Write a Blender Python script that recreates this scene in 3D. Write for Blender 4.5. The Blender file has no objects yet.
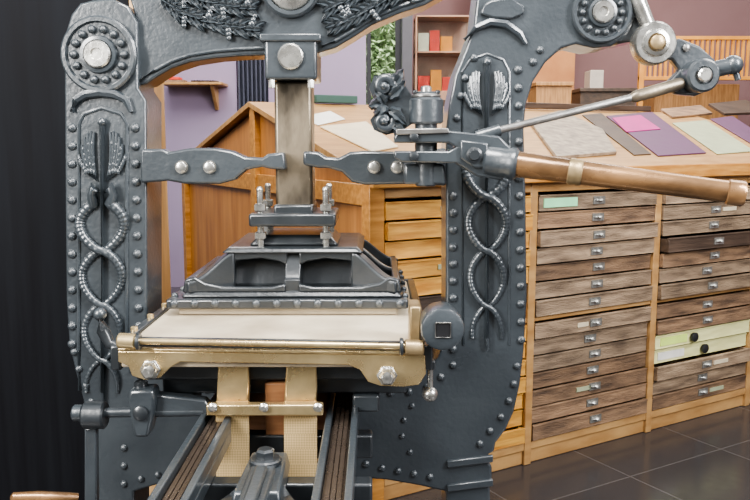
import bpy, math, random, bmesh
from mathutils import Vector, Matrix
random.seed(7)
TH=math.radians(7.8); EYE=1.18; CY=-2.0; F=800.0
ST,CT=math.sin(TH),math.cos(TH)
def ray(px,py):
    u=px-375; v=250-py
    return Vector((u, v*ST+F*CT, v*CT-F*ST))
def P(px,py,y):
    d=ray(px,py); t=(y-CY)/d.y
    return Vector((0,CY,EYE))+d*t
def XZ(pts,y):
    return [(P(a,b,y).x,P(a,b,y).z) for a,b in pts]
XC=-.205
# ------------------------------------------------------------ materials
def nmat(name):
    m=bpy.data.materials.new(name); m.use_nodes=True
    nt=m.node_tree; b=nt.nodes['Principled BSDF']; return m,nt,b
def mk_mat(name,c1,c2=None,rough=.5,metal=0,scale=20,bump=0.0,bscale=80,stretch=(1,1,1),rotz=0,rvar=.1,spec=.5,detail=4,coat=0,objvar=0,lo=.32,hi=.68):
    m,nt,b=nmat(name); N=nt.nodes; L=nt.links
    tc=N.new('ShaderNodeTexCoord'); mp=N.new('ShaderNodeMapping'); mp.inputs['Scale'].default_value=stretch
    mp0=N.new('ShaderNodeMapping'); mp0.inputs['Rotation'].default_value=(0,0,rotz)
    L.new(tc.outputs['Object'],mp0.inputs[0]); L.new(mp0.outputs[0],mp.inputs[0])
    no=N.new('ShaderNodeTexNoise'); no.inputs['Scale'].default_value=scale; no.inputs['Detail'].default_value=detail
    L.new(mp.outputs[0],no.inputs['Vector'])
    if objvar:
        oi=N.new('ShaderNodeObjectInfo'); mu=N.new('ShaderNodeMath'); mu.operation='MULTIPLY'; mu.inputs[1].default_value=37
        L.new(oi.outputs['Random'],mu.inputs[0]); cb=N.new('ShaderNodeCombineXYZ')
        for i in range(3): L.new(mu.outputs[0],cb.inputs[i])
        L.new(cb.outputs[0],mp.inputs['Location'])
    cr=N.new('ShaderNodeValToRGB'); c2=c2 or tuple(x*.7 for x in c1)
    cr.color_ramp.elements[0].color=(*c2,1); cr.color_ramp.elements[1].color=(*c1,1)
    cr.color_ramp.elements[0].position=lo; cr.color_ramp.elements[1].position=hi
    L.new(no.outputs['Fac'],cr.inputs[0])
    if objvar:
        hs=N.new('ShaderNodeHueSaturation'); m2=N.new('ShaderNodeMapRange'); m2.inputs['To Min'].default_value=1-objvar; m2.inputs['To Max'].default_value=1+objvar
        L.new(oi.outputs['Random'],m2.inputs[0]); L.new(m2.outputs[0],hs.inputs['Value']); L.new(cr.outputs[0],hs.inputs['Color']); L.new(hs.outputs[0],b.inputs['Base Color'])
    else: L.new(cr.outputs[0],b.inputs['Base Color'])
    mr=N.new('ShaderNodeMapRange'); mr.inputs['To Min'].default_value=max(0,rough-rvar); mr.inputs['To Max'].default_value=min(1,rough+rvar)
    L.new(no.outputs['Fac'],mr.inputs[0]); L.new(mr.outputs[0],b.inputs['Roughness'])
    b.inputs['Metallic'].default_value=metal
    b.inputs['Specular IOR Level'].default_value=spec
    b.inputs['Coat Weight'].default_value=coat; b.inputs['Coat Roughness'].default_value=.16
    if bump>0:
        n2=N.new('ShaderNodeTexNoise'); n2.inputs['Scale'].default_value=bscale; n2.inputs['Detail'].default_value=3
        L.new(mp.outputs[0],n2.inputs['Vector'])
        bp=N.new('ShaderNodeBump'); bp.inputs['Strength'].default_value=bump; bp.inputs['Distance'].default_value=.004
        L.new(n2.outputs['Fac'],bp.inputs['Height']); L.new(bp.outputs[0],b.inputs['Normal'])
    return m
IRON=mk_mat('painted_iron',(.050,.060,.068),(.037,.045,.052),rough=.32,metal=.0,scale=10,bump=.24,bscale=90,spec=.9,coat=.6)
IRON2=mk_mat('dark_iron',(.030,.035,.040),(.020,.024,.027),rough=.34,metal=.0,scale=10,bump=.2,bscale=80,spec=.7,coat=.5)
STEEL=mk_mat('bright_steel',(.76,.75,.70),(.48,.47,.44),rough=.27,metal=.9,scale=30,bump=.1)
GSTEEL=mk_mat('grey_steel',(.42,.41,.39),(.24,.23,.22),rough=.34,metal=.8,scale=18,bump=.15)
SCREW=mk_mat('piston_steel',(.36,.30,.22),(.13,.11,.085),rough=.40,metal=.7,scale=10,bump=.3,bscale=60,stretch=(1,1,.5),lo=.4,hi=.6)
BRASS=mk_mat('brass',(.86,.68,.39),(.62,.46,.24),rough=.28,metal=.82,scale=14,bump=.08,detail=6)
BRASSD=mk_mat('dull_brass',(.56,.42,.24),(.30,.22,.12),rough=.38,metal=.7,scale=20,bump=.12)
BRONZE=mk_mat('worn_bronze_handle',(.50,.28,.13),(.13,.075,.04),rough=.26,metal=.6,scale=11,bump=.15,stretch=(.5,1,1),coat=.3,spec=.6,lo=.34,hi=.68,detail=7)
BOARD=mk_mat('tympan_parchment',(.66,.57,.43),(.38,.31,.22),rough=.55,scale=6,bump=.1,detail=9,lo=.28,hi=.62)
WOODG=mk_mat('golden_wood',(.64,.32,.09),(.42,.18,.04),rough=.38,scale=7,stretch=(1,8,8),rotz=-.535,bump=.1,bscale=30,coat=.2)
WOODV=mk_mat('panel_wood',(.60,.28,.09),(.42,.175,.05),rough=.36,scale=5,stretch=(6,6,.6),rotz=-.535,bump=.05,coat=.2)
WOODP=mk_mat('post_wood',(.50,.27,.11),(.30,.15,.05),rough=.5,scale=9,stretch=(7,7,.8),bump=.1)
WOODL=mk_mat('light_desk_wood',(.52,.31,.13),(.36,.19,.07),rough=.42,scale=7,stretch=(1,7,3),rotz=-.535,bump=.05)
WOODA=mk_mat('weathered_wood',(.34,.21,.12),(.10,.062,.04),rough=.6,scale=3.2,stretch=(2.2,8,12),rotz=-.535,bump=1,bscale=22,objvar=.25,lo=.32,hi=.68,detail=10)
WOODB=mk_mat('grey_weathered_wood',(.40,.285,.185),(.13,.09,.06),rough=.6,scale=3.2,stretch=(2.2,8,12),rotz=-.535,bump=1,bscale=22,objvar=.25,lo=.32,hi=.68,detail=10)
WOODK=mk_mat('dark_stained_wood',(.10,.065,.045),(.04,.027,.02),rough=.5,scale=5,stretch=(1,8,10),rotz=-.535,bump=.5,bscale=24)
WOODC=mk_mat('cream_painted_wood',(.82,.80,.42),(.60,.57,.26),rough=.6,scale=6,stretch=(1,8,8),rotz=-.535)
RACKW=mk_mat('orange_rack_wood',(.80,.38,.08),(.58,.24,.04),rough=.45,scale=6)
DARK=mk_mat('gap_shade',(.012,.009,.008),rough=.9)  # shade between the drawers, put into the inner boards' near-black colour
BLACK=mk_mat('black_stained_wood',(.011,.012,.015),(.006,.006,.008),rough=.7,scale=3,stretch=(10,10,.5),spec=.15)
LILAC=mk_mat('lilac_wall_paint',(.33,.26,.37),(.30,.235,.34),rough=.8,scale=3)
MAUVE=mk_mat('mauve_wall_paint',(.33,.20,.20),(.30,.175,.175),rough=.8,scale=3)
def simple(name,c,rough=.6,metal=0): return mk_mat(name,c,tuple(x*.85 for x in c),rough=rough,metal=metal,scale=15)
PAPER=simple('aged_paper',(.68,.58,.42)); WHITE=simple('white_paper',(.84,.82,.76))
PINK=simple('magenta_print',(.50,.04,.24)); PURPLE=simple('purple_print',(.12,.05,.11)); GREENP=simple('grey_green_paper',(.40,.43,.28))
STONE=mk_mat('mottled_grey_stone',(.42,.34,.25),(.17,.13,.10),rough=.5,scale=26,detail=8)
GREENL=simple('green_label',(.36,.80,.45)); DKGREEN=simple('dark_green_cloth',(.04,.10,.08)); REDM=simple('red_card',(.80,.07,.04))
ORANGEM=simple('orange_card',(.95,.36,.05)); BLACKM=simple('black_plastic',(.02,.02,.022),.4)
YGL=simple('yellow_green_label',(.70,.88,.22))
LEAFM=mk_mat('hedge_leaves',(.44,.58,.32),(.16,.26,.12),rough=.7,scale=14,detail=8)
SIGNM=simple('cream_card',(.85,.77,.58))
PULL=mk_mat('tarnished_pull',(.52,.52,.49),(.26,.26,.24),rough=.34,metal=.7,scale=60)
def strap_mat():
    m,nt,b=nmat('woven_girth_strap'); N=nt.nodes; L=nt.links
    tc=N.new('ShaderNodeTexCoord'); mp=N.new('ShaderNodeMapping'); mp.inputs['Rotation'].default_value=(0,math.radians(45),0)
    L.new(tc.outputs['Object'],mp.inputs[0])
    ck=N.new('ShaderNodeTexChecker'); ck.inputs['Scale'].default_value=260
    ck.inputs[1].default_value=(.84,.62,.33,1); ck.inputs[2].default_value=(.66,.47,.23,1)
    L.new(mp.outputs[0],ck.inputs[0]); L.new(ck.outputs[0],b.inputs['Base Color']); b.inputs['Roughness'].default_value=.4; b.inputs['Metallic'].default_value=.5
    return m
STRAPM=strap_mat()
def floor_mat():
    m,nt,b=nmat('dark_floor_tiles'); N=nt.nodes; L=nt.links
    tc=N.new('ShaderNodeTexCoord'); mp=N.new('ShaderNodeMapping'); mp.inputs['Rotation'].default_value=(0,0,-.535)
    L.new(tc.outputs['Object'],mp.inputs[0])
    br=N.new('ShaderNodeTexBrick'); br.offset=0; br.inputs['Scale'].default_value=1
    br.inputs['Brick Width'].default_value=.5; br.inputs['Row Height'].default_value=.5; br.inputs['Mortar Size'].default_value=.003
    br.inputs['Color1'].default_value=(.040,.038,.040,1); br.inputs['Color2'].default_value=(.048,.045,.047,1); br.inputs['Mortar'].default_value=(.10,.092,.09,1)
    L.new(mp.outputs[0],br.inputs[0]); L.new(br.outputs[0],b.inputs['Base Color'])
    no=N.new('ShaderNodeTexNoise'); no.inputs['Scale'].default_value=30; no.inputs['Detail'].default_value=6
    L.new(tc.outputs['Object'],no.inputs[0])
    mr=N.new('ShaderNodeMapRange'); mr.inputs['To Min'].default_value=.12; mr.inputs['To Max'].default_value=.28
    L.new(no.outputs['Fac'],mr.inputs[0]); L.new(mr.outputs[0],b.inputs['Roughness']); b.inputs['Specular IOR Level'].default_value=.5
    return m
FLOORM=floor_mat()
# ------------------------------------------------------------ geometry
def frame_of(d):
    d=Vector(d).normalized(); a=Vector((0,0,1)) if abs(d.z)<.9 else Vector((1,0,0))
    u=d.cross(a).normalized(); w=u.cross(d).normalized(); return u,w
class G:
    def __init__(s): s.V=[]; s.F=[]
    def _a(s,V,Fc):
        o=len(s.V); s.V+=[Vector(v) for v in V]; s.F+=[tuple(i+o for i in f) for f in Fc]; return s
    def box(s,x0,x1,y0,y1,z0,z1):
        return s.hexa([(x0,y0,z0),(x1,y0,z0),(x1,y1,z0),(x0,y1,z0)],[(x0,y0,z1),(x1,y0,z1),(x1,y1,z1),(x0,y1,z1)])
    def hexa(s,b,t):
        return s._a(list(b)+list(t),[(3,2,1,0),(4,5,6,7),(0,1,5,4),(1,2,6,5),(2,3,7,6),(3,0,4,7)])
    def prism(s,pts,y0,y1):
        return s.poly([(x,y0,z) for x,z in pts],[(x,y1,z) for x,z in pts])
    def poly(s,A,B):
        n=len(A); Fc=[tuple(range(n)),tuple(reversed(range(n,2*n)))]+[(i,(i+1)%n,(i+1)%n+n,i+n) for i in range(n)]
        return s._a(list(A)+list(B),Fc)
    def lathe(s,o,ax,prof,n=24):
        o=Vector(o); ax=Vector(ax).normalized(); u,w=frame_of(ax); V=[];Fc=[]
        for h,r in prof:
            for i in range(n):
                a=2*math.pi*i/n; V.append(o+ax*h+u*(r*math.cos(a))+w*(r*math.sin(a)))
        for k in range(len(prof)-1):
            for i in range(n):
                j=(i+1)%n; Fc.append((k*n+i,k*n+j,(k+1)*n+j,(k+1)*n+i))
        Fc.append(tuple(range(n-1,-1,-1))); Fc.append(tuple(range((len(prof)-1)*n,len(prof)*n)))
        return s._a(V,Fc)
    def cyl(s,a,b,r,r2=None,n=20):
        a=Vector(a);b=Vector(b); L=(b-a).length; r2=r if r2 is None else r2
        return s.lathe(a,b-a,[(0,r),(L,r2)],n)
    def bcyl(s,a,b,r,bv=None,n=24):
        a=Vector(a);b=Vector(b); L=(b-a).length; bv=bv or r*.2
        return s.lathe(a,b-a,[(0,r-bv),(bv,r),(L-bv,r),(L,r-bv)],n)
    def tube(s,pts,rad,n=10):
        pts=[Vector(p) for p in pts]; m=len(pts); V=[];Fc=[]
        u=None
        for k in range(m):
            d=(pts[min(k+1,m-1)]-pts[max(k-1,0)]).normalized()
            if u is None: u,w=frame_of(d)
            else:
                u=(u-d*u.dot(d)).normalized(); w=d.cross(u).normalized()
            r=rad[k] if isinstance(rad,(list,tuple)) else rad
            for i in range(n):
                a=2*math.pi*i/n; V.append(pts[k]+u*(r*math.cos(a))+w*(r*math.sin(a)))
        for k in range(m-1):
            for i in range(n):
                j=(i+1)%n; Fc.append((k*n+i,k*n+j,(k+1)*n+j,(k+1)*n+i))
        Fc.append(tuple(range(n-1,-1,-1))); Fc.append(tuple(range((m-1)*n,m*n)))
        return s._a(V,Fc)
    def ball(s,c,r,sx=1,sy=1,sz=1,n=14,m=8,half=None):
        c=Vector(c); V=[];Fc=[]
        for k in range(1,m):
            ph=math.pi*k/m
            for i in range(n):
                a=2*math.pi*i/n; V.append(c+Vector((r*sx*math.sin(ph)*math.cos(a),-r*sy*math.cos(ph),r*sz*math.sin(ph)*math.sin(a))))
        V+= [c+Vector((0,-r*sy,0)),c+Vector((0,r*sy,0))]
        for k in range(m-2):
            for i in range(n):
                j=(i+1)%n; Fc.append((k*n+i,k*n+j,(k+1)*n+j,(k+1)*n+i))
        t=len(V)-2
        for i in range(n):
            j=(i+1)%n; Fc.append((t,j,i)); Fc.append((t+1,(m-2)*n+i,(m-2)*n+j))
        return s._a(V,Fc)
    def leaf(s,x,z,y,ang,L,W,h=.006,lobes=3,curl=.25,jag=.16):
        K=14
        ca,sa=math.cos(ang),math.sin(ang)
        def T(u,v,e): return (x+u*ca-v*sa, y-e, z+u*sa+v*ca)
        cols=[[],[],[],[],[]]
        for k in range(K+1):
            t=k/K; w=W*math.sin(math.pi*t**.7)**.8*(1+jag*math.sin(t*lobes*2*math.pi)) if 0<k<K else 0
            c=curl*L*t*t; e=h*math.sin(math.pi*t)
            cols[0].append(T(t*L,w+c,-.002)); cols[1].append(T(t*L,w*.55+c,e+.003)); cols[2].append(T(t*L,c,e*.55)); cols[3].append(T(t*L,-w*.55+c,e+.003)); cols[4].append(T(t*L,-w+c,-.002))
        V=sum(cols,[]); n=K+1; Fc=[]
        for q in range(4):
            for k in range(K): Fc.append((q*n+k,q*n+k+1,(q+1)*n+k+1,(q+1)*n+k))
        return s._a(V,Fc)
WL={}
def finish(ob,c,par):
    WL[ob.name]=Vector(c)
    if par is not None: ob.parent=par; ob.location=Vector(c)-WL[par.name]
    else: ob.location=c
def make(g,name,mat,par=None,bev=0,seg=2,ang=35,label=None,top=None,kind=None,recalc=True):
    V=g.V; mn=Vector([min(v[i] for v in V) for i in range(3)]); mx=Vector([max(v[i] for v in V) for i in range(3)]); c=(mn+mx)/2
    if top is not None: c.z=mn.z
    me=bpy.data.meshes.new(name); me.from_pydata([v-c for v in V],[],g.F); me.update()
    if recalc:
        bm=bmesh.new(); bm.from_mesh(me); bmesh.ops.recalc_face_normals(bm,faces=bm.faces); bm.to_mesh(me); bm.free()
    for p in me.polygons: p.use_smooth=True
    me.set_sharp_from_angle(angle=math.radians(ang))
    me.materials.append(mat)
    ob=bpy.data.objects.new(name,me); bpy.context.scene.collection.objects.link(ob)
    finish(ob,c,par)
    if bev>0:
        b=ob.modifiers.new('bevel','BEVEL'); b.width=bev; b.segments=seg; b.limit_method='ANGLE'; b.angle_limit=math.radians(40)
    if label: ob['label']=label
    if top: ob['category']=top
    if kind: ob['kind']=kind
    return ob
def empty(name,loc,label,cat):
    e=bpy.data.objects.new(name,None); e.empty_display_size=.1; bpy.context.scene.collection.objects.link(e)
    finish(e,loc,None); e['label']=label; e['category']=cat; return e
def B(x0,x1,y0,y1,z0,z1): return G().box(x0,x1,y0,y1,z0,z1)
def struct(g,name,mat): return make(g,name,mat,kind='structure')
# ------------------------------------------------------------ room
struct(B(-4,6,-4,9,-.1,0),'floor',FLOORM)
xb=P(137,200,.35).x
struct(B(-4,xb,.35,.45,0,3.2),'wall_left',BLACK)
xj=P(159,200,.36).x
struct(B(xb+.003,xj,.34,.46,0,3.2),'trim_1',mk_mat('pale_jamb_wood',(.70,.45,.22),(.50,.30,.13),scale=7,stretch=(7,7,.7),rough=.45))
YW=4.4
def xw(px,y=YW): return P(px,60,y).x
struct(B(-4,xw(236),YW,YW+.15,0,3.4),'wall_back',LILAC)
g=G(); g.box(xw(236),xw(366),YW,YW+.15,0,1.0); g.box(xw(268),xw(366),YW,YW+.15,1.0,3.4); g.box(xw(236),xw(268),YW,YW+.15,2.4,3.4)
struct(g,'wall_back_middle',LILAC)
g=G(); g.box(xw(366),xw(402),YW,YW+.15,0,.9); g.box(xw(366),xw(402),YW,YW+.15,2.6,3.4)
struct(g,'wall_back_lower',LILAC)
g=G(); x0,x1=xw(237),xw(267)
for k in range(7):
    x=x0+(x1-x0)*(k+.5)/7; g.box(x-.006,x+.006,YW-.02,YW+.02,1.0,2.4)
g.box(x0,x1,YW-.03,YW+.0,.98,1.02); g.box(x0,x1,YW-.03,YW+.0,2.37,2.42); g.box(x0,x1,YW+.05,YW+.07,1.0,2.4)
struct(g,'window_1',simple('dark_slat_paint',(.05,.055,.085)))
g=G(); x0,x1=xw(367),xw(401)
for a,b in((x0,x0+.03),(x1-.045,x1)): g.box(a,b,YW,YW+.06,.9,2.6)
g.box(x0,x1,YW,YW+.06,.9,.96); g.box(x0,x1,YW,YW+.06,2.54,2.6)
struct(g,'window_2',simple('dark_window_frame',(.02,.022,.027)))
YR=6.2
struct(B(xw(402),xw(412),YW-.05,YR,0,3.4),'trim_2',simple('grey_pillar_paint',(.09,.09,.105)))
struct(B(P(402,60,YR).x,6,YR,YR+.15,0,3.4),'wall_back_right',MAUVE)
struct(B(5.9,6,-1,YR,0,3.4),'wall_right',MAUVE)
g=G()
def lf(c,s):
    u=Vector((random.uniform(-1,1),random.uniform(-1,1),random.uniform(-1,1))).normalized(); v=u.orthogonal().normalized()
    g._a([c-u*s,c+v*s*.45,c+u*s,c-v*s*.45],[(0,1,2,3)])
for i in range(5200): lf(Vector((random.uniform(-1.0,.35),random.uniform(7.1,7.45),random.uniform(.1,3.0))),random.uniform(.03,.06))
g.box(-1.6,.3,7.42,7.5,0,2.9)
make(g,'garden_hedge',LEAFM,label='leafy green hedge outside the window',top='hedge',kind='stuff',recalc=False)
# ------------------------------------------------------------ type cabinet
E1=Vector((.8601,.5101,0)); E2=Vector((-.5101,.8601,0)); O=Vector((0,.47,0))
ZF,ZR,SD=1.075,1.335,.95; SL=(ZR-ZF)/SD
def C(t,s,z): return O+E1*t+E2*s+Vector((0,0,z))
def cbox(g,t0,t1,s0,s1,z0,z1):
    return g.hexa([C(t0,s0,z0),C(t1,s0,z0),C(t1,s1,z0),C(t0,s1,z0)],[C(t0,s0,z1),C(t1,s0,z1),C(t1,s1,z1),C(t0,s1,z1)])
TP=.645; NB=4; TL=TP*NB
cab=empty('type_cabinet',C(TL/2,SD,0),'long double-sided wooden type cabinet with sloping desk top','cabinet')
g=G(); cbox(g,0,TL+.03,0.012,1.9,0,.055); make(g,'plinth',WOODL,cab,.004)
for tt in (0.0,TL):
    g=G(); th=.03
    A=[C(tt+.005,0.03,.05),C(tt+.005,1.87,.05),C(tt+.005,1.87,ZF-.03),C(tt+.005,SD,ZR-.03),C(tt+.005,.03,ZF-.03)]
    g.poly(A,[a+E1*th for a in A]); make(g,'end_panel',WOODV,cab,.002)
g=G()
for s0 in (0,SD-.03,1.86):
    top=ZF-.02 if s0!=SD-.03 else ZR-.02
    cbox(g,-.02,.036,s0,s0+.05,0,top)
cbox(g,-.012,.0,.05,1.86,.05,.13); cbox(g,-.012,0,.05,1.86,ZF-.10,ZF-.03)
make(g,'end_frame',WOODG,cab,.003)
ND=14; ZB,ZT=.088,ZF-.08; GAP=.020; DP=(ZT-ZB-GAP)/ND
zgap=ZB+7*DP
g=G()
for k in range(1,NB+1): cbox(g,k*TP-.012,k*TP+.022,0,.04,0,ZF-.03)
cbox(g,.036,TL+.03,.002,.04,ZF-.075,ZF-.02); cbox(g,.036,TL,.003,.04,.055,.085); cbox(g,.036,TL,.006,.04,zgap+.002,zgap+GAP-.002)
for k in range(1,NB+1): cbox(g,k*TP-.008,k*TP+.008,.04,1.86,.05,ZF-.05)
make(g,'front_frame',WOODL,cab,.003)
g=G(); cbox(g,.03,TL,.50,.52,.05,ZF); cbox(g,.03,TL,1.38,1.4,.05,ZF); cbox(g,.03,TL,1.86,1.88,.05,ZF-.03); make(g,'inner_board',DARK,cab)
g=G()
for sg in (0,1):
    a0,a1=(-.03,SD) if sg==0 else (SD,1.93)
    z0=ZF+SL*a0 if sg==0 else ZR; z1=ZR if sg==0 else ZF+SL*(-.03)
    t0,t1=-.03,TL+.05; th=.022
    g.hexa([C(t0,a0,z0-th),C(t1,a0,z0-th),C(t1,a1,z1-th),C(t0,a1,z1-th)],[C(t0,a0,z0),C(t1,a0,z0),C(t1,a1,z1),C(t0,a1,z1)])
make(g,'desk_top',WOODL,cab,.002)
g=G(); cbox(g,-.03,TL+.05,-.04,-.018,ZF-.04,ZF+.012); make(g,'front_lip',WOODG,cab,.004)
WG2=mk_mat('golden_drawer_wood',(.76,.42,.10),(.46,.20,.04),rough=.5,scale=6,stretch=(1,8,8),rotz=-.535,bump=.3,bscale=30,objvar=.15)
protos={}
CREAM=(9,10)
def drawer(bay,k):
    z0=ZB+(ND-1-k)*DP+(GAP if k<7 else 0); t0=bay*TP+(.038 if bay==0 else .024); t1=(bay+1)*TP-.014
    if bay==0: mat=WG2 if k!=5 else WOODK
    else: mat=WOODA if random.random()<.5 else WOODB
    if bay==2 and k in CREAM: mat=WOODC
    if (bay,k) in((2,3),(3,6)): mat=WOODK
    off=random.choice([0,0,.003,.006,.010,.018,-.004,-.012])-.004
    if (bay,k)==(2,3): off=-.040
    key=(bay==0,mat.name)
    c=C(t0,0,z0)
    if key not in protos:
        g=G(); h=DP-.0055
        cbox(g,t0,t1,0,.012,z0+.001,z0+h)
        cbox(g,t0,t1,-.0015,.0,z0+.001,z0+.006); cbox(g,t0,t1,-.003,0,z0+h-.006,z0+h)
        cbox(g,t0,t0+.01,.012,.45,z0+.001,z0+h-.004); cbox(g,t1-.01,t1,.012,.45,z0+.001,z0+h-.004); cbox(g,t0,t1,.44,.45,z0+.001,z0+h-.01)
        cbox(g,t0,t1,.0,.45,z0+.001,z0+.005)
        d=make(g,'drawer',mat,cab,.0012,1); protos[key]=(d.data,WL[d.name]-c)
        w=WL[d.name]+E2*off
        d.location=w-WL[cab.name]; WL[d.name]=w
    else:
        me,dl=protos[key]
        d=bpy.data.objects.new('drawer',me); bpy.context.scene.collection.objects.link(d)
        finish(d,c+dl+E2*off,cab)
        b=d.modifiers.new('bevel','BEVEL'); b.width=.0012; b.segments=1; b.limit_method='ANGLE'
    tm=(t0+t1)/2+random.uniform(-.018,.018); zm=z0+DP*.46
    if bay==2 and k in CREAM:
        g=G(); p=C(tm-.08+.1*(k-CREAM[0]),off-.012,zm); g.lathe(p+E2*.006,-E2,[(0,.018),(.012,.020),(.016,.012)],18); make(g,'pull',BLACKM,d)
    else:
        g=G(); q=.9
        cbox(g,tm-.033*q,tm+.033*q,off-.004,off+.001,zm-.013,zm+.015)
        V=[]; n=10
        for i in range(n+1):
            a=math.pi*i/n
            for j in range(5):
                b=(math.pi/2)*j/4
                V.append(C(tm+.026*q*math.cos(a)*math.cos(b),off-.004-.018*math.sin(b)*math.sin(a)**.5 ,zm+.001+ .013*math.sin(a)*math.cos(b)-.004))
        Fc=[]
        for i in range(n):
            for j in range(4): Fc.append((i*5+j,i*5+j+1,(i+1)*5+j+1,(i+1)*5+j))
        g._a(V,Fc)
        make(g,'pull',PULL,d,recalc=False)
    if random.random()<.35 or k==0 or (bay==2 and k in CREAM):
        lm=GREENL if (bay==1 and k==0) else random.choice([PAPER,PAPER,GREENP,WOODC])
        if bay==1 and k==0: a,b,hh=t0+.02,t0+.18,.016
        elif bay==2 and k in CREAM: a,b,hh,lm=t0+.03,t0+.19,.016,(YGL if k==CREAM[0] else WHITE)
        else:
            a=tm+.05*random.choice([-1.9,.9]); b=a+random.uniform(.05,.10); hh=.008
        g=G(); cbox(g,a,b,off-.0040,off+.001,zm-hh,zm+hh); make(g,'paper_label',lm,d)
for bay in range(NB):
    for k in range(ND): drawer(bay,k)
def RS(px,py):
    d=ray(px,py); c=Vector((0,CY,EYE))-O; n=Vector((0,0,1))-E2*SL
    t=(ZF-(c.z-SL*c.dot(E2)))/(d.z-SL*d.dot(E2))
    return c+d*t+O
NS=(Vector((0,0,1))-E2*SL).normalized()
def slab(pts,th,name,mat,label,cat,lift=0.0012):
    A=[RS(*p)+NS*lift for p in pts]; B_=[a+NS*th for a in A]
    g=G().poly(A,B_); return make(g,name,mat,label=label,top=cat,bev=min(.002,th*.3))
slab([(528,122),(560,113),(602,132),(616,155),(556,160)],.014,'lithographic_stone',STONE,'mottled grey stone slab lying on the sloping desk','stone')
slab([(582,116),(601,114),(651,155),(634,156)],.005,'printed_sheet',WOODK,'dark brown printed sheet on the desk','print')
slab([(606,117),(652,113),(706,154),(658,157)],.006,'printed_sheet',PURPLE,'dark plum printed sheet under a magenta booklet','print')
slab([(612,120),(640,117),(660,131),(626,134)],.004,'booklet',PINK,'bright magenta booklet on a plum sheet','booklet',.0075)
slab([(672,124),(706,121),(754,152),(717,155)],.005,'printed_sheet',GREENP,'grey-green paper sheet on the desk','paper')
slab([(710,120),(732,117),(778,147),(760,150)],.006,'printed_sheet',PURPLE,'dark sheet beside a grey-green sheet','print')
slab([(660,111),(700,107),(712,115),(672,119)],.012,'type_tray',WOODA,'shallow brown tray near the desk ridge','tray')
slab([(708,106),(745,102),(772,114),(724,116)],.015,'type_tray',WOODK,'dark wooden tray near the desk ridge','tray')
slab([(320,128),(366,123),(398,148),(372,153)],.006,'printed_sheet',PAPER,'pale cream sheet on light wooden desk','paper')
slab([(300,118),(330,112),(345,120),(318,126)],.004,'paper_scrap',WHITE,'small white paper scrap on the desk','paper')
def ridge_box(t0,t1,h,dp,name,mat,label,cat):
    g=G(); cbox(g,t0,t1,SD-.03,SD-.03+dp,ZR+.002,ZR+h); return make(g,name,mat,label=label,top=cat,bev=.004)
ridge_box(.26,.46,.035,.06,'bound_book',DKGREEN,'dark green bound book on the desk ridge','book')
g=G(); cbox(g,.8,2.3,SD-.03,SD-.012,ZR+.001,ZR+.03); make(g,'ridge_rail',WOODK,cab,.003)
# ------------------------------------------------------------ background furnishings
sh=empty('wall_shelf',P(195,84,YW-.15),'small wooden bracket shelf on a lilac wall','shelf')
a=P(160,82,YW-.25); b=P(222,82,YW-.25)
make(B(a.x,b.x,YW-.27,YW-.001,a.z-.02,a.z),'shelf_board',WOODL,sh,.003)
g=G()
g.poly([Vector((b.x-.1,YW-.001,a.z-.021)),Vector((b.x-.1,YW-.001,a.z-.2)),Vector((b.x-.1,YW-.03,a.z-.2)),Vector((b.x-.1,YW-.22,a.z-.021))],[Vector((b.x-.075,YW-.001,a.z-.021)),Vector((b.x-.075,YW-.001,a.z-.2)),Vector((b.x-.075,YW-.03,a.z-.2)),Vector((b.x-.075,YW-.22,a.z-.021))])
make(g,'bracket',WOODL,sh,.002)
for i,(x,w,h,m_) in enumerate(((a.x+.03,.14,.02,WOODA),(a.x+.05,.08,.02,REDM))):
    z=a.z+.001+.021*i
    make(B(x,x+w,YW-.2,YW-.08,z,z+h),'small_book',m_,label=('brown' if i==0 else 'red')+' small book lying on the bracket shelf',top='book',bev=.003)
g=G()
for k in range(9): g.cyl((a.x+.22+.02*k,YW-.16,a.z+.011),(a.x+.245+.02*k,YW-.08,a.z+.011+.0),.009)
make(g,'type_pieces',BLACKM,label='row of small dark metal type pieces on the shelf',top='type',kind='stuff')
yd=4.9
d0=P(415,90,yd); d1=P(473,15,yd)
dc=empty('display_cabinet',Vector(((d0.x+d1.x)/2,yd,0)),'glass-fronted display cabinet with red and orange cards','cabinet')
g=G(); x0,x1=d0.x,d1.x; zt=d1.z
for xx in(x0,x1-.015): 
    g.box(xx,xx+.015,yd,yd+.02,0,zt); g.box(xx,xx+.015,yd+.3,yd+.33,0,zt)
zmid=d0.z+(zt-d0.z)*.50
for z in (d0.z-.02,zt-.015,zmid): g.box(x0,x1,yd,yd+.33,z,z+.014)
g.box(x0,x1,yd+.31,yd+.33,0,zt); g.box(x0,x1,yd,yd+.02,0,d0.z-.02)
make(g,'case_frame',mk_mat('display_case_wood',(.50,.30,.20),(.36,.20,.13),scale=6,rough=.4),dc,.003)
gm,nt_,b_=nmat('case_glass'); b_.inputs['Transmission Weight'].default_value=1; b_.inputs['Roughness'].default_value=.02; b_.inputs['IOR'].default_value=1.3; b_.inputs['Base Color'].default_value=(.9,.97,1,1)
make(B(x0+.02,x1-.02,yd+.005,yd+.009,d0.z,zt-.02),'glass_pane',gm,dc)
cards=[(x0+.03,d0.z-.0045,REDM,.10,.13),(x0+.14,d0.z-.0045,ORANGEM,.09,.18),(x0+.24,d0.z-.0045,REDM,.09,.12),(x0+.03,zmid+.0155,SIGNM,.09,.16),(x0+.13,zmid+.0155,REDM,.08,.18),(x0+.22,zmid+.0155,ORANGEM,.10,.13)]
for x,z,m_,w,h in cards:
    make(B(x,min(x+w,x1-.022),yd+.1,yd+.14,z,z+h),'display_card',m_,label='%s card standing on a display cabinet shelf'%('cream' if m_ is SIGNM else 'orange' if m_ is ORANGEM else 'red'),top='card')
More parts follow.
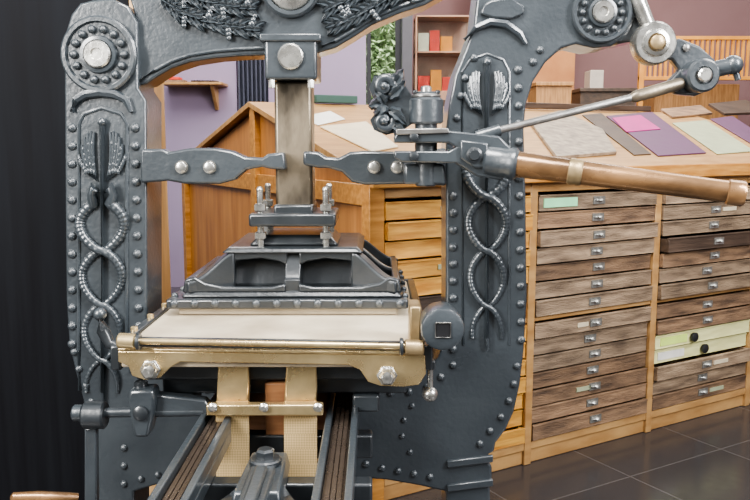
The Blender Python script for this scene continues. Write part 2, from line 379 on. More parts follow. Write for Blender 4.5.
struct(B(P(472,60,5.6).x,P(575,60,5.6).x,5.6,5.7,0,3.0),'wall_partition',mk_mat('tan_partition',(.62,.30,.13),(.50,.22,.09),rough=.8,scale=5))
def chest(p0,p1,y,depth,mat,label,lid=True):
    a=P(p0[0],p0[1],y); b=P(p1[0],p1[1],y)
    g=B(a.x,b.x,y,y+depth,0,b.z)
    if lid: g.box(a.x-.01,b.x+.01,y-.02,y+depth+.02,b.z-.03,b.z)
    make(g,'storage_chest',mat,label=label,top='chest',bev=.004)
chest((536,105),(572,82),4.3,.35,WOODP,'tall brown wooden chest beyond the desk')
chest((580,105),(636,88),4.5,.35,WOODK,'dark low wooden chest beyond the desk')
chest((590,87),(604,70),5.1,.2,simple('pale_box',(.55,.50,.44)),'pale narrow box stack beyond the desk',False)
chest((655,95),(740,84),5.3,.4,WOODP,'wide brown wooden chest under the slatted rack',False)
yr=4.8
rk=empty('slatted_rack',Vector((P(700,60,yr).x,yr,0)),'orange wooden drying rack with upright slats','rack')
x0=P(640,60,yr).x; x1=P(780,60,yr).x; z0=P(700,80,yr).z; z1=P(700,36,yr).z
g=G()
for z in(z0,z1-.03): g.box(x0,x1,yr,yr+.04,z,z+.03)
for xx in(x0,x1-.04): g.box(xx,xx+.04,yr-.005,yr+.045,0,z1)
make(g,'rack_frame',RACKW,rk,.003)
g=G(); n=26
for k in range(n):
    x=x0+.05+(x1-x0-.1)*k/(n-1); g.box(x-.010,x+.010,yr+.01,yr+.03,z0+.02,z1-.02)
make(g,'slats',RACKW,rk)
# ------------------------------------------------------------ PRESS
press=empty('hand_printing_press',Vector((XC,0,0)),'antique dark iron hand printing press with caduceus relief columns','printing press')
RIV=None
def rivet(px,py,y,par,r=.0105):
    global RIV
    p=P(px,py,y)
    if RIV is None:
        g=G().ball((0,0,0),1,1,.75,1,n=12,m=8); RIV=make(g,'rivet',IRON,par); ob=RIV
        ob.location=p-WL[par.name]; WL[ob.name]=p
        ob.scale=(r,r,r); return ob
    ob=RIV.copy(); ob.name='rivet'; bpy.context.scene.collection.objects.link(ob); ob.parent=par; ob.location=p-WL[par.name]; ob.scale=(r,r,r); return ob
T=.15
Lp=[(92,0),(80,3),(71,14),(66,30),(64,60),(65,200),(66,300),(69,345),(76,375),(83,400),(86,440),(86,520),(78,560),(74,588),(150,588),(140,560),(134,520),(134,492),(160,484),(190,480),(218,478),(218,380),(185,376),(165,368),(152,352),(147,330),(146,100),(138,88),(137,22),(128,6),(112,-2)]
lc=make(G().prism(XZ(Lp,0),0,T),'column',IRON,press,.006,3)
Rp=[(446,130),(449,105),(455,75),(466,48),(474,25),(478,-10),(480,-60),(700,-60),(660,-20),(640,8),(628,34),(612,46),(594,48),(576,44),(562,48),(546,62),(533,82),(526,105),(524,130),(526,200),(527,300),(524,350),(520,385),(514,412),(506,430),(496,443),(494,452),(488,455),(488,462),(492,466),(492,478),(490,486),(491,520),(500,560),(505,588),(438,588),(442,560),(446,520),(446,492),(420,486),(385,480),(352,478),(350,380),(400,380),(424,372),(438,358),(445,340),(446,320)]
rc=make(G().prism(XZ(Rp,0),0,T),'column',IRON,press,.006,3)
for y_ in(458,482): make(G().prism(XZ([(447,y_+3),(493,y_-3),(493,y_+4),(447,y_+10)],-.006),-.010,.002),'foot_moulding',IRON,rc,.003)
Bp=[(140,-60),(128,-6),(137,22),(138,86),(146,84),(158,76),(172,68),(190,62),(215,58),(240,56),(268,55),(318,53),(335,48),(352,38),(372,25),(400,13),(425,5),(448,-8),(480,-60)]
beam=make(G().prism(XZ(Bp,.02),.02,T-.02),'beam',IRON,press,.006,3)
def rimtube(pts,y,r,par,name='moulding',mat=None):
    g=G().tube([P(a,b,y) for a,b in pts],r,8); return make(g,name,mat or IRON,par)
rimtube([(140,80),(155,70),(172,61),(190,55),(215,51),(240,49),(266,48)],.018,.005,beam)
rimtube([(322,46),(335,41),(352,31),(372,18),(400,6),(425,-2)],.018,.005,beam)
rimtube([(80,390),(79,350),(79,124),(84,114),(102,108),(121,114),(127,124),(127,350),(130,372)],.001,.0055,lc)
rimtube([(463,345),(462,72),(470,60),(487,54),(503,60),(509,72),(509,345)],.002,.0045,rc)
for y in range(128,345,18): rivet(72,y,0,lc,.0115)
for y in range(128,340,18): rivet(135+ (y-128)*.02,y,0,lc,.0115)
for p in [(74,352),(79,369),(86,386),(91,402),(93,420),(94,438),(138,344),(145,361),(158,374),(173,383),(190,388),(206,390),(94,456),(95,474),(124,484),(141,479),(158,475),(175,472),(192,470),(208,468),(124,466),(124,448)]: rivet(*p,0,lc,.0100)
for y in range(70,350,18): rivet(518+(y-70)*.012,y,0,rc,.0110)
for y in range(196,350,17): rivet(453,y,0,rc,.0115)
for p in [(457,118),(461,96),(465,78),(474,58),(517,366),(514,384),(509,401),(501,417),(490,431),(480,444),(453,365),(441,377),(427,387),(409,392),(391,393),(373,393),(366,464),(382,468),(398,471),(414,474),(430,477),(540,50),(533,62)]: rivet(*p,0,rc,.0100)
for p in [(412,406),(404,420),(402,436),(410,452)]: rivet(*p,0,rc,.008)
def rosette(px,py,R,par,y=0,name='rosette'):
    c=P(px,py,y); s=R*(y+2)/800*1.0
    g=G()
    g.lathe(c,(0,-1,0),[(0,s),(.012,s),(.016,s*.95),(.016,s*.86),(.008,s*.82),(.008,s*.50),(.018,s*.47),(.020,s*.38),(.014,s*.34),(.014,.001)],40)
    ob=make(g,name,IRON,par)
    for i in range(14):
        a=2*math.pi*i/14; q=c+Vector((s*.66*math.cos(a),-.012,s*.66*math.sin(a)))
        b=RIV.copy(); b.name='rosette_bead'; bpy.context.scene.collection.objects.link(b); b.parent=ob; b.location=q-WL[ob.name]; r=s*.11; b.scale=(r,r*1.3,r)
    g=G(); g.lathe(c+Vector((0,-.012,0)),(0,-1,0),[(0,s*.36),(.012,s*.36),(.016,s*.32),(.016,s*.16),(.012,s*.14),(.012,.001)],28)
    make(g,'centre_boss',STEEL,ob)
    return ob
rosette(100,55,37,lc)
rosette(601,13,29,rc)
rimtube([(72,112),(76,100),(86,94),(100,92),(115,94),(126,100),(131,112)],-.006,[.006,.010,.012,.013,.012,.010,.006],lc,'arch_moulding')
rimtube([(464,40),(476,28),(490,22),(506,24),(520,34),(526,44)],-.004,[.005,.009,.011,.011,.009,.005],rc,'arch_moulding')
make(G().prism(XZ([(480,14),(484,4),(492,0),(512,-2),(524,6),(524,14),(512,19),(494,18)],-.006),-.010,.002),'cartouche',IRON,rc,.004)
# caduceus
def caduceus(cx,yt,yw,y0,y1,A,par,turns=2.0):
    g=G(); yy=-.009
    g.tube([P(cx,yt-6,yy),P(cx,y1,yy),P(cx+1,y1+12,yy)],[.0075,.0065,.0035],8)
    g.ball(P(cx,yt-8,yy),.011)
    make(g,'staff_relief',IRON,par)
    for sg in (-1,1):
        g=G(); pts=[];rad=[]; n=200
        for i in range(n+1):
            t=i/n; a=A*(1-.32*t); ph=2*math.pi*turns*t**.95+.20
            sv=math.sin(ph); sv=math.copysign(abs(sv)**.65,sv)
            x=cx+sg*a*sv
            py=y0+(y1-y0)*t
            pts.append(P(x,py,-.002-.009*max(-.3,math.cos(ph)*sg))); rad.append((.0132*(1-.60*t)+.0006)*(1+.05*(1 if i%4<2 else -1)))
        pts=[P(cx+sg*A*.12,y0-12,-.014),P(cx+sg*A*.38,y0-16,-.018),P(cx+sg*A*.48,y0-9,-.015)]+pts; rad=[.004,.0145,.010]+rad
        g.tube(pts,rad,12)
        make(g,'snake_relief',IRON,par,ang=80)
        # upright feathered wing beside the staff
        g=G(); H=yw-yt
        for k in range(6):
            f=k/5
            bx,by=cx+sg*(5+A*.30*f),yw-1-H*.10*f
            tx=cx+sg*(8+A*.66*f); ty=yt+H*(.08*(1-2.4*f)**2*.5+.40*f**2.2)
            q=[];rr=[]
            for i in range(9):
                t=i/8
                q.append(P(bx+(tx-bx)*t+sg*2.6*math.sin(math.pi*t), by+(ty-by)*t, -.002-.004*math.sin(math.pi*(.15+.6*t))))
                rr.append(.0012+.0046*math.sin(math.pi*(.10+.80*t))**.8*(.65+.35*t))
            g.tube(q,rr,8)
        for row in range(5):
            for k in range(4):
                f=k/3; v=.18+.15*row
                bx,by=cx+sg*(5+A*.30*f),yw-1-H*.10*f
                tx=cx+sg*(8+A*.66*f); ty=yt+H*(.06+.40*f**2.2)
                g.ball(P(bx+(tx-bx)*v+sg*2.4,by+(ty-by)*v,-.0075),.0052,.8,.6,1.5,n=8,m=6)
        make(g,'wing_relief',IRON,par)
caduceus(102,130,182,204,392,23,lc,1.75)
caduceus(487,70,116,150,338,21.5,rc,1.75)
# beam garland: paired leaves along a vine with fruit between
def garland(path,par,side=1):
    g=G(); yb=.017
    fine=[]
    for i in range(len(path)-1):
        (ax,ay),(bx,by)=path[i],path[i+1]
        n=max(2,int(math.hypot(bx-ax,by-ay)/6.2))
        for k in range(n): fine.append((ax+(bx-ax)*k/n,ay+(by-ay)*k/n,math.atan2(-(by-ay),bx-ax)))
    for i,(x,y,a) in enumerate(fine):
        p=P(x,y,yb)
        for sgn in(-1,1):
            g.leaf(p.x,p.z,yb-.001*(i%3),a+sgn*.85,.040+.006*((i*7)%3-1),.0115,h=.009,lobes=3,curl=-sgn*.30,jag=.12)
        g.leaf(p.x,p.z,yb-.004,a+.1*((i%3)-1),.030,.009,h=.009,lobes=2,curl=.1,jag=.08)
        if i%3==1:
            for q in range(3):
                b_=a+math.pi/2*(1 if i%2 else -1); r_=5+4*q
                g.ball(P(x+r_*math.cos(b_)+q,y-r_*math.sin(b_),yb-.006),.0095-.0012*q,1,.8,1,n=12,m=8)
    g.tube([P(x,y+2.5*math.sin(i*.8),yb-.006) for i,(x,y,_) in enumerate(fine)],.005,8)
    return make(g,'foliage_relief',IRON,par,recalc=False,ang=70)
garland([(163,-2),(180,11),(200,19),(222,24),(244,28),(258,30)],beam)
garland([(164,-20),(186,-6),(210,2),(238,7),(256,9)],beam)
garland([(205,-16),(235,-12),(256,-8)],beam)
garland([(412,-14),(388,-2),(364,11),(344,21),(328,27)],beam)
garland([(385,-22),(366,-11),(345,1),(326,9)],beam)
c=P(291,-12,.02); g=G().lathe(c,(0,-1,0),[(0,.072),(.014,.072),(.02,.066),(.02,.058),(.012,.055),(.012,.001)],40); me_=make(g,'medallion_rim',IRON,beam)
g=G().lathe(c+Vector((0,-.012,0)),(0,-1,0),[(0,.055),(.006,.052),(.014,.03),(.016,.001)],32); make(g,'medallion_plate',STEEL,me_)
# piston
pz=lambda py,y=.05:P(292,py,y).z
g=B(XC-.064,XC+.064,-.01,.15,pz(80,0),pz(36,0)); pb=make(g,'piston_block',IRON,press,.008,3)
g=G().lathe((XC,-.011,pz(57,0)),(0,-1,0),[(0,.031),(.006,.031),(.009,.027),(.009,.001)],28); make(g,'pin_cap',STEEL,pb)
g=B(XC-.075,XC+.075,-.016,.155,pz(42,0),pz(34,0)); make(g,'block_collar',IRON,pb,.004)
for sx in(-1,1):
    g=G().lathe((XC+sx*.048,0,pz(88,0)),(0,0,1),[(0,.009),(.02,.009)],6); make(g,'nut',STEEL,pb,.001)
g=B(XC-.047,XC+.047,.03,.12,.985,pz(80,0)); pis=make(g,'piston',SCREW,press,.008,2)
La=[(140,149),(163,149),(168,152),(190,148),(215,148),(232,151),(245,157),(262,158),(268,154),(284,152),(286,170),(270,169),(262,167),(246,170),(235,180),(220,184),(185,184),(168,181),(140,183)]
la=make(G().prism(XZ(La,-.02),-.02,.03),'guide_arm',IRON,press,.006,2)
Ra=[(303,151),(318,152),(326,157),(338,158),(350,152),(364,151),(408,152),(446,148),(446,186),(408,184),(365,185),(352,182),(342,172),(328,168),(318,168),(303,165)]
ra=make(G().prism(XZ(Ra,-.02),-.02,.03),'guide_arm',IRON,press,.006,2)
for px,par in((182,la),(210,la),(374,ra),(397,ra)):
    c=P(px,167,-.02); g=G().lathe(c,(0,-1,0),[(0,.016),(.006,.016),(.006,.013),(.012,.013),(.014,.010),(.014,.001)],20); make(g,'bolt',STEEL,par)
g=B(XC-.108,XC+.108,-.03,.17,.968,1.0); tp=make(g,'pressure_plate',IRON2,press,.006)
make(B(XC-.05,XC+.05,0,.15,.985,1.02),'socket',IRON2,tp,.006)
for sx in(-1,1):
    for yy in(-.005,.145):
        g=G(); x=XC+sx*.082
        g.cyl((x,yy,.90),(x,yy,1.055),.008)
        g.ball((x,yy,1.058),.009)
        for z in(.935,1.005): g.lathe((x,yy,z),(0,0,1),[(0,.013),(.002,.0155),(.016,.0155),(.018,.013)],6)
        make(g,'adjusting_stud',STEEL,tp)
# platen casting
zf=.795
FL,FR=XC-.306,XC+.286
pl=make(B(FL,FR,-.082,.40,zf-.024,zf),'platen_flange',IRON2,press,.005)
def ring(x,y0,y1,z): return [(XC-x,y0,z),(XC+x,y0,z),(XC+x,y1,z),(XC-x,y1,z)]
g=G(); g.hexa(ring(.274,-.062,.385,zf+.001),ring(.262,-.052,.37,zf+.016))
make(g,'platen_step',IRON2,pl,.005)
g=G(); g.hexa(ring(.225,.015,.335,zf+.012),ring(.160,.04,.26,.885)); make(g,'platen_core',IRON2,pl,.012,3)
def srib(x0,y0,x1,y1,w,z0,z1,pw=1.7):
    a=Vector((XC+x0,y0,0)); b=Vector((XC+x1,y1,0)); d=b-a; n=Vector((-d.y,d.x,0)).normalized()*w/2
    A=[]
    for k in range(11):
        t=k/10; A.append(a+d*t+Vector((0,0,z1+(z0-z1)*(.5+.5*math.cos(math.pi*t**.85)))))
    A+=[b+Vector((0,0,zf+.010)), a+Vector((0,0,zf+.010))]
    make(G().poly([p+n for p in A],[p-n for p in A]),'rib',IRON2,pl,.007,3)
for sx in(-1,1):
    srib(sx*.150,-.006,sx*.264,-.042,.044,.906,.836)
    srib(sx*.150,.28,sx*.264,.355,.044,.906,.836)
    srib(sx*.15,.15,sx*.262,.15,.030,.903,.836)
srib(0,-.006,0,-.048,.038,.903,.838); srib(0,.25,0,.36,.030,.903,.838)
for y0,y1 in((-.024,.006),(.27,.30)):
    for s in(-1,1):
        pts=[(.015,.905),(.160,.905),(.172,.886),(.160,.880),(.08,.888),(.035,.880),(.015,.870)]
        make(G().prism([(XC+s*x,z) for x,z in pts],y0,y1),'arched_web',IRON2,pl,.004)
g=G(); g.hexa(ring(.178,-.034,.32,.902),ring(.160,-.022,.305,.916)); make(g,'platen_cap',IRON2,pl,.006)
g=G(); g.hexa(ring(.115,.0,.22,.916),ring(.090,.015,.20,.942)); make(g,'platen_boss',IRON2,pl,.008)
for s in(-1,1):
    pts=[(0.016,zf+.012),(.016,zf+.034),(.05,zf+.026),(.17,zf+.026),(.215,zf+.036),(.24,zf+.052),(.264,zf+.046),(.272,zf+.012)]
    make(G().prism([(XC+s*x,z) for x,z in pts],-.056,-.036),'platen_rim',IRON2,pl,.005)
    make(B(*(sorted((XC+s*.248,XC+s*.268))),-.034,.365,zf+.012,zf+.044),'platen_rim',IRON2,pl,.005)
def rv3(p,par,r=.009):
    o=RIV.copy(); o.name='rivet'; bpy.context.scene.collection.objects.link(o); o.parent=par; o.location=Vector(p)-WL[par.name]; o.scale=(r,r,r)
for i in range(12): rv3((FL+.02+(FR-FL-.04)*i/11,-.080,zf-.010),pl,.0105)
for i in range(5):
    rv3((FL+.012,-.04+.09*i,zf+.001),pl,.009); rv3((FR-.006,-.04+.09*i,zf+.001),pl,.008)
# tympan board + frame
bx0,bx1=-.528,.098; yb0,yb1=-.385,.42
make(B(bx0,bx1,yb0,yb1,.712,.752),'tympan_board',BOARD,press,.004)
make(B(XC-.28,XC+.26,-.06,.38,.753,.770),'platen_packing',BOARD,press,.003)
for a,b in((bx0-.022,bx0-.001),(bx1+.001,bx1+.022)): make(B(a,b,yb0,yb1,.705,.758),'tympan_side_rail',IRON2,press,.004)
make(B(bx0-.02,bx1+.02,yb1+.001,yb1+.02,.705,.758),'tympan_back_rail',IRON2,press,.004)
for i in range(5):
    g=G().lathe((bx0-.011,-.25+.13*i,.758),(0,0,1),[(0,.008),(.008,.008),(.01,.005)],12); make(g,'thumb_screw',BRASS,press)
yf=-.40
fb=[(118,351),(425,355),(426,374),(419,385),(404,387),(380,386),(368,382),(360,370),(348,365),(180,362),(170,368),(160,378),(144,380),(132,376),(128,366),(118,362)]
fr=make(G().prism(XZ(fb,yf),yf,yf+.02),'front_bar',BRASS,press,.002)
make(G().prism(XZ([(118,348.5),(424,352.5),(424,355),(118,351)],yf-.005),yf-.005,yf+.014),'bar_bead',BRASS,press,.001)
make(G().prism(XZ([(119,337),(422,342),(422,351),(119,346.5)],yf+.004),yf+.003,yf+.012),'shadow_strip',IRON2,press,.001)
g=G(); a=P(126,341,yf-.014); b=P(412,346.5,yf-.014); g.bcyl(a,b,.0065); make(g,'roller_rod',BRASS,press)
for q0,q1 in(((118,340.5),(136,341.5)),((404,347),(424,348))):
    g=G().bcyl(P(*q0,yf-.014),P(*q1,yf-.014),.016); make(g,'hinge_knuckle',BRASS if q0[0]<200 else BRASSD,press,.0)
for px in(138,401):
    c=P(px,341.5+ (5 if px>300 else 0),yf-.014); make(G().bcyl(c-Vector((.003,0,0)),c+Vector((.005,0,0)),.018,.002),'collar_ring',IRON2,press)
for px,py in((151,369),(387,375)):
    g=G().lathe(P(px,py,yf-.001),(0,-1,0),[(0,.022),(.006,.022),(.006,.018),(.02,.017),(.026,.012),(.026,.001)],6); make(g,'hex_bolt',STEEL,fr,.0015)
    make(G().lathe(P(px,py,yf-.027),(0,-1,0),[(0,.009),(.006,.008),(.008,.002)],14),'bolt_tip',STEEL,fr)
p=P(274,334,-.36); make(B(p.x-.012,p.x+.012,-.372,-.35,.7515,.757),'board_catch',IRON2,press,.002)
# side knobs
c=P(443,330,-.44); g=G(); g.lathe(c+Vector((0,.10,0)),(0,-1,0),[(0,.034),(.02,.042),(.09,.044),(.097,.042),(.10,.036),(.10,.001)],32); kb=make(g,'frame_knob',IRON,press)
d=P(443,330,-.44)
q=.015
g=G().prism([(d.x-q,d.z-q),(d.x+q,d.z-q),(d.x+q,d.z+q),(d.x-q,d.z+q)],-.4415,-.439); make(g,'socket_shade',BLACKM,kb)  # flat dark inset that paints the shade inside a square hole
g=G()
for a_,b_2 in(((-q,-q),(q,-q)),((q,-q),(q,q)),((q,q),(-q,q)),((-q,q),(-q,-q))): g.tube([(d.x+a_[0],-.442,d.z+a_[1]),(d.x+b_2[0],-.442,d.z+b_2[1])],.0016,6)
make(g,'socket_rim',GSTEEL,kb)
g=G(); g.bcyl((bx1+.02,-.33,d.z),(d.x,-.35,d.z),.014); make(g,'knob_axle',IRON,press)
p=P(416,322,-.35); make(G().box(p.x-.014,p.x+.010,-.36,-.28,.75,p.z+.035),'knob_bracket',BRASSD,press,.004)
c=P(430,394,-.36); g=G(); g.ball(c,.0165,n=18,m=12); g.cyl(c+Vector((0,0,.01)),c+Vector((0,0,.065)),.006)
make(g,'ball_stop',STEEL,press)
make(B(.075,c.x+.01,-.37,-.35,c.z+.055,c.z+.075),'stop_bracket',IRON2,press,.003)
g=G().tube([P(100,315,-.36),P(103,330,-.36),P(110,344,-.36),P(126,350,-.37)],[.010,.014,.012,.008],12); make(g,'catch_lever',IRON2,press)
g=G().ball(P(100,314,-.36),.014); make(g,'catch_knob',IRON,press)
# bed
make(B(-.47,.07,-.29,.42,.625,.665),'bed',IRON2,press,.005)
make(B(-.515,.085,-.33,.42,.668,.705),'coffin',IRON2,press,.005)
for x in(-.43,-.02): make(B(x-.03,x+.03,-.30,-.21,.585,.625),'bed_lug',IRON,press,.006)
TRK=simple('oily_track',(.13,.10,.08),.28,.6)
def rail(x0,x1):
    g=G(); y0,y1=-1.05,.42
    g.box(x0,x1,y0,y1,.545,.575); g.box(x0,x0+.014,y0,y1,.575,.60); g.box(x1-.014,x1,y0,y1,.575,.60); 
    r=make(g,'rail',IRON,press,.003)
    g=G().box(x0+.015,x1-.015,y0+.01,y1-.01,.576,.582)
    for k in range(3):
        xm=x0+.024+k*(x1-x0-.048)/2; g.box(xm-.004,xm+.004,y0+.01,y1-.01,.582,.589)
    make(g,'rail_track',TRK,r)
rail(XC-.168,XC-.100); rail(XC+.100,XC+.168)
for xs in((217,248),(285,316)):
    make(G().prism(XZ([(xs[0]+1,360),(xs[1],360),(xs[1]+1,384),(xs[1],405),(xs[0]-1,405),(xs[0],384)],-.36),-.36,-.335),'brass_bracket',BRASS,press,.004)
    x0_,x1_=P(xs[0]-1,417,-.365).x,P(xs[1]+1,417,-.365).x; zt_=P(230,416,-.365).z
    pts=[(-.362,zt_+.03),(-.366,zt_),(-.378,.50),(-.385,.45),(-.385,.36)]
    V=[]
    for (yy,zz) in pts: V+=[(x0_,yy,zz),(x1_,yy,zz),(x1_,yy+.006,zz),(x0_,yy+.006,zz)]
    Fc=[]
    for k in range(len(pts)-1):
        for i in range(4): Fc.append((k*4+i,k*4+(i+1)%4,(k+1)*4+(i+1)%4,(k+1)*4+i))
    n=len(V); Fc+= [(0,1,2,3),(n-1,n-2,n-3,n-4)]
    g=G()._a(V,Fc); make(g,'girth_strap',STRAPM,press)
a=P(206,405,-.39); b=P(323,416,-.39)
cb=make(B(a.x,b.x,-.39,-.367,b.z,a.z),'crossbar',BRASS,press,.003)
for px in(213,264,318): make(G().lathe(P(px,407,-.392),(0,-1,0),[(0,.010),(.005,.010),(.009,.005)],14),'screw',STEEL,cb)
WR=mk_mat('roller_wood',(.42,.21,.10),(.24,.11,.05),rough=.5,scale=10,stretch=(1,1,6))
g=G(); g.bcyl((XC-.095,-.12,.535),(XC+.095,-.12,.535),.085,.006,36); make(g,'girth_drum',WR,press)
make(B(XC-.034,XC+.028,-.325,-.30,.36,.66),'centre_board',WR,press,.004)
make(B(XC-.2,XC+.2,-.58,-.54,.50,.544),'cross_member',IRON2,press,.005)
make(B(XC-.2,XC+.2,-.33,-.29,.49,.544),'cross_member',IRON2,press,.005)
g=G(); g.hexa([(XC-.045,-.70,.545),(XC+.045,-.70,.545),(XC+.040,-.50,.545),(XC-.040,-.50,.545)],[(XC-.04,-.69,.58),(XC+.04,-.69,.58),(XC+.034,-.51,.58),(XC-.034,-.51,.58)]); g.box(XC-.024,XC+.024,-.98,-.60,.545,.590); g.box(XC-.012,XC+.012,-.98,-.62,.590,.60)
sp=make(g,'centre_forging',IRON,press,.005)
make(G().bcyl((XC,-.57,.58),(XC,-.57,.592),.030,.003),'washer',IRON2,sp)
make(G().lathe((XC,-.57,.592),(0,0,1),[(0,.018),(.014,.018),(.018,.013)],6),'nut',IRON2,sp)
for s in(-1,1):
    g=G().tube([(XC+s*.03,-.62,.555),(XC+s*.058,-.68,.55),(XC+s*.080,-.80,.55),(XC+s*.084,-1.0,.55)],[.012,.012,.011,.011],10); make(g,'curved_brace',IRON2,sp)
g=G(); g.hexa([(XC-.2,-1.04,0),(XC+.2,-1.04,0),(XC+.2,-.9,0),(XC-.2,-.9,0)],[(XC-.15,-1.0,.544),(XC+.15,-1.0,.544),(XC+.15,-.94,.544),(XC-.15,-.94,.544)])
make(g,'front_leg',IRON2,press,.01)
make(B(-.40,.0,.03,.12,.46,.56),'base_beam',IRON2,press,.006)
# left clamp assembly
yc=-.34
g=G(); g.bcyl(P(74,413,yc),P(205,411,yc),.011); g.bcyl(P(73,413,yc),P(84,413,yc),.018); cr=make(g,'crank_axle',IRON,press)
make(G().bcyl(P(84,415,yc),P(106,415,yc),.030,.004),'axle_collar',IRON2,cr)
make(G().prism(XZ([(129,390),(153,390),(155,400),(152,420),(148,438),(134,438),(130,420),(127,400)],yc-.03),yc-.03,yc+.02),'axle_clamp',IRON,cr,.007)
make(G().bcyl(P(141,390,yc),P(141,381,yc),.014,.002),'clamp_screw',IRON2,cr)
make(G().lathe(P(141,413,yc-.031),(0,-1,0),[(0,.016),(.006,.016),(.01,.010)],18),'clamp_pin',IRON2,cr)
make(G().prism(XZ([(152,394),(205,400),(212,410),(205,418),(152,412)],yc-.01),yc-.01,yc+.02),'bracket_plate',IRON,cr,.005)
make(G().prism(XZ([(84,428),(96,428),(97,520),(84,520)],yc-.01),yc-.01,yc+.01),'hanging_bar',IRON,cr,.004)
g=G(); dd=P(78,498,-.45)-P(10,498,-.5); g.lathe(P(10,498,-.5),dd,[(0,.004),(.004,.011),(.05,.014),(.10,.012),(dd.length,.010)],20); make(g,'rounce_handle',BRONZE,press)
# toggle joint
yt=-.12
g=G(); c=P(426,92,yt); e=P(426,186,yt)
g.bcyl(e,c,.026,.004); k1=make(g,'pivot_post',IRON,press)
make(G().bcyl(P(426,124,yt),P(426,98,yt),.040,.005),'pivot_barrel',IRON,k1)
make(G().bcyl(P(426,98,yt),P(426,94,yt),.034,.003),'pivot_cap',GSTEEL,k1)
for dx in(-.026,.026): make(G().bcyl(P(426,94,yt)+Vector((dx,-.014,0)),P(426,94,yt)+Vector((dx,-.014,.008)),.006,.002),'pivot_screw',IRON2,k1)
make(G().bcyl(P(426,94,yt),P(426,94,yt)+Vector((0,0,.018)),.013,.003),'pivot_pin',STEEL,k1)
fork=make(G().prism(XZ([(394,136),(400,131),(440,130),(462,132),(498,136),(510,148),(510,168),(500,180),(476,176),(462,167),(456,163),(402,162),(394,158),(394,151),(448,151),(456,147),(448,143),(394,143)],yt-.03),yt-.05,yt+.03),'lever_fork',IRON,press,.004,2)
make(G().prism(XZ([(396,129),(448,128),(450,133),(396,135)],yt-.055),yt-.057,yt+.034),'fork_strap',GSTEEL,fork,.002)
make(G().prism(XZ([(460,140),(488,143),(488,168),(474,168),(460,158)],yt-.05),yt-.058,yt-.04),'fork_block',IRON,fork,.004)
make(G().lathe(P(474,155,yt-.058),(0,-1,0),[(0,.018),(.006,.018),(.008,.013),(.012,.011),(.012,.001)],20),'fork_pin',IRON2,fork)
make(G().lathe(P(414,137,yt-.05),(0,-1,0),[(0,.011),(.006,.010),(.008,.005)],16),'fork_screw',IRON2,fork)
make(G().lathe(P(414,156,yt-.05),(0,-1,0),[(0,.011),(.006,.010),(.008,.005)],16),'fork_screw',IRON2,fork)
make(G().prism(XZ([(404,164),(444,164),(446,184),(404,184)],yt),yt-.02,.0),'fork_bracket',IRON,press,.006)
# chunky leafy scrolled bracket
g=G()
g.prism(XZ([(374,76),(390,73),(404,84),(412,96),(412,124),(402,131),(386,135),(374,130),(370,120),(378,110),(374,100),(369,88)],yt-.004),yt-.006,yt+.030)
def spiral(cx,cy,r0,a0,sg,turn=1.1):
    pts=[];rr=[]
    for k in range(22):
        t=k/21; a=a0+sg*turn*2*math.pi*t; r=r0*(1-.75*t); pts.append(P(cx+r*math.cos(a),cy-r*math.sin(a),yt-.010-.010*t)); rr.append(.0115*(1-.35*t))
    g.tube(pts,rr,8); g.ball(P(cx,cy,yt-.022),.010)
spiral(384,86,10,-.3,1); spiral(384,121,10,.6,-1)
for (x,y,a,L) in((388,98,.5,.055),(388,110,-.4,.055),(392,86,.7,.045),(392,124,-.5,.045),(384,104,1.9,.035),(384,104,-1.9,.035),(382,103,3.1,.032)):
    p=P(x,y,yt-.01); g.leaf(p.x,p.z,yt-.012,a,L,.017,h=.016,lobes=3,curl=.3*(1 if a>0 else -1),jag=.14)
make(g,'scroll_bracket',IRON,press,0,recalc=False,ang=50)
# handle
h0=P(499,162,-.16); h1=P(745,194,-.30); hd=h1-h0; HL=hd.length; hn=hd.normalized()
g=G().lathe(h0-hn*.035,hd,[(0,.028),(.008,.036),(.055,.034),(.062,.037),(.072,.037),(.078,.031)],28); make(g,'handle_socket',IRON,press)
g=G().lathe(h0,hd,[(.0,.028),(.02,.030),(.14,.0275),(HL*.6,.0255),(HL*.9,.0240),(HL*.93,.0240)],32)
hb=make(g,'lever_handle',BRONZE,press)
g=G().lathe(h0+hn*.155,hd,[(0,.0265),(.003,.0300),(.012,.0305),(.018,.0288),(.024,.0300),(.030,.0290),(.033,.026)],32); make(g,'handle_collar',BRASSD,hb)
g=G().lathe(h0,hd,[(HL*.93,.0240),(HL*.935,.0270),(HL*.99,.0280),(HL,.025),(HL,.016),(HL*.985,.014),(HL*.985,.001)],28); make(g,'handle_ferrule',BRONZE,hb)
r0=P(484,134,-.10); r1=P(634,97,-.04); r2=P(682,83,-.02)
g=G().cyl(r0,r1,.0085,.009); cr2=make(g,'connecting_rod',GSTEEL,press)
g=G().lathe(r1,r2-r1,[(-.01,.009),(0,.0135),(.01,.0145),((r2-r1).length*.9,.015),((r2-r1).length,.013)],18); make(g,'rod_sleeve',SCREW,cr2)
g=G().cyl(P(476,137,-.10),P(500,130,-.10),.014); make(g,'rod_eye',IRON,cr2)
j=P(700,76,-.02)
g=G().lathe(j+Vector((0,.03,0)),(0,-1,0),[(0,.040),(.05,.040),(.056,.035),(.056,.022),(.05,.02),(.05,.001)],30); jn=make(g,'joint_barrel',IRON,press)
make(G().lathe(j+Vector((0,-.02,0)),(0,-1,0),[(0,.017),(.012,.017),(.015,.013),(.015,.001)],20),'joint_pin',STEEL,jn)
make(G().prism(XZ([(664,44),(680,38),(700,46),(716,60),(714,88),(696,96),(676,94),(668,82),(680,70),(672,60),(652,56)],.0),0,.03),'link_arm',IRON,press,.006)
for px,py in((686,48),(676,88)): make(G().lathe(P(px,py,0),(0,-1,0),[(0,.009),(.005,.009),(.008,.004)],12),'link_screw',GSTEEL,jn)
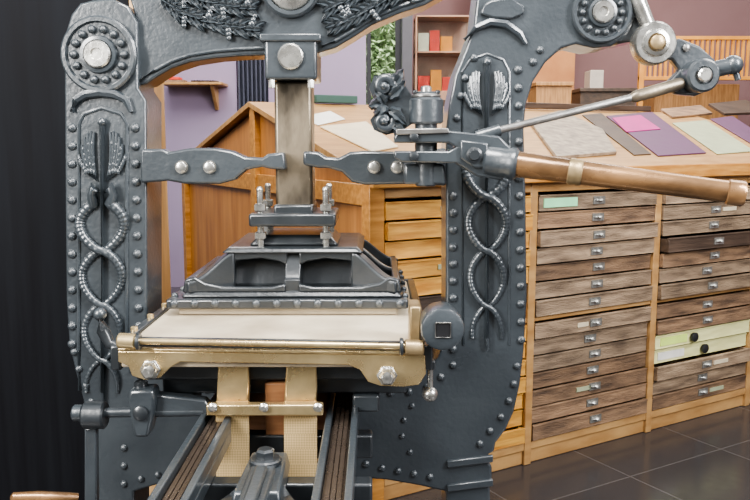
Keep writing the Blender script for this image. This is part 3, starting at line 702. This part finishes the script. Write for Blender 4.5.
g=G(); g.bcyl(P(704,72,0),P(730,66,-.01),.020,.003); g.ball(P(733,65,-.01),.024); g.cyl(P(733,63,-.01),P(738,80,-.01),.008); make(g,'joint_tail',IRON,jn)
c=P(655,43,-.02)
g=G().lathe(c+Vector((0,.03,0)),(0,-1,0),[(0,.052),(.03,.052),(.038,.047),(.038,.034),(.044,.03),(.046,.022),(.040,.018),(.040,.001)],32); ey=make(g,'link_eye',STEEL,press)
make(G().lathe(c+Vector((0,-.01,0)),(0,-1,0),[(0,.018),(.012,.017),(.016,.01),(.016,.001)],18),'eye_pin',BRASSD,ey)
g=G().tube([P(628,-30,0),P(634,-8,0),P(648,26,-.005)],[.022,.020,.018],16); make(g,'steel_link',STEEL,press)
make(G().prism(XZ([(600,-30),(640,-25),(650,20),(640,40),(618,44),(606,30)],.01),.01,T-.02),'link_bracket',IRON,press,.006)
# ------------------------------------------------------------ lights
w=bpy.data.worlds.new('world'); bpy.context.scene.world=w; w.use_nodes=True
nt=w.node_tree; bg=nt.nodes['Background']; 
tc=nt.nodes.new('ShaderNodeTexCoord'); sx=nt.nodes.new('ShaderNodeSeparateXYZ'); cr=nt.nodes.new('ShaderNodeValToRGB')
nt.links.new(tc.outputs['Generated'],sx.inputs[0]); nt.links.new(sx.outputs['Z'],cr.inputs[0]); nt.links.new(cr.outputs[0],bg.inputs[0])
cr.color_ramp.elements[0].color=(.32,.30,.27,1); cr.color_ramp.elements[0].position=.0
cr.color_ramp.elements[1].color=(.92,.95,.99,1); cr.color_ramp.elements[1].position=.6
bg.inputs[1].default_value=.75
def area(loc,tgt,size,pw,col=(1,1,1),sy=None):
    l=bpy.data.lights.new('area_light_data','AREA'); l.size=size; l.energy=pw; l.color=col
    if sy: l.shape='RECTANGLE'; l.size_y=sy
    o=bpy.data.objects.new('area_light',l); bpy.context.scene.collection.objects.link(o); o.location=loc
    o.rotation_euler=(Vector(tgt)-Vector(loc)).to_track_quat('-Z','Y').to_euler(); return o
area((-2.3,-2.2,2.3),(-.1,0,1),.7,180,(1,.98,.95),1.8)
area((2.4,-1.8,2.6),(.2,.2,.9),.7,155,(.98,.98,1),1.8)
area((.0,-1.0,3.0),(0,.3,.8),.8,75,(1,.98,.95))
area((2.2,1.2,3.1),(1.0,1.4,.4),1.4,45,(1,.95,.88))
area((1.4,3.4,3.3),(1.4,4.2,.8),2.0,120,(1,.93,.84))
area((-1.2,2.6,3.2),(-1.0,3.9,.8),1.4,70,(1,.97,.98))
area((-1.3,1.0,2.2),(-.25,1.0,.8),.8,22,(1,.90,.75))  # unseen warm light, added to brighten the cabinet's end panel
area((-.3,6.4,3.8),(-.2,7.3,1.8),1.5,190,(1,1,.95))  # unseen outdoor light, added to brighten the hedge
try: bpy.context.scene.view_settings.look='AgX - Medium High Contrast'
except Exception: pass
cam=bpy.data.cameras.new('camera'); cam.lens=38.4; cam.sensor_width=36; cam.clip_start=.05
co=bpy.data.objects.new('camera',cam); bpy.context.scene.collection.objects.link(co)
co.location=(0,CY,EYE); co.rotation_euler=(math.pi/2-TH,0,0); bpy.context.scene.camera=co
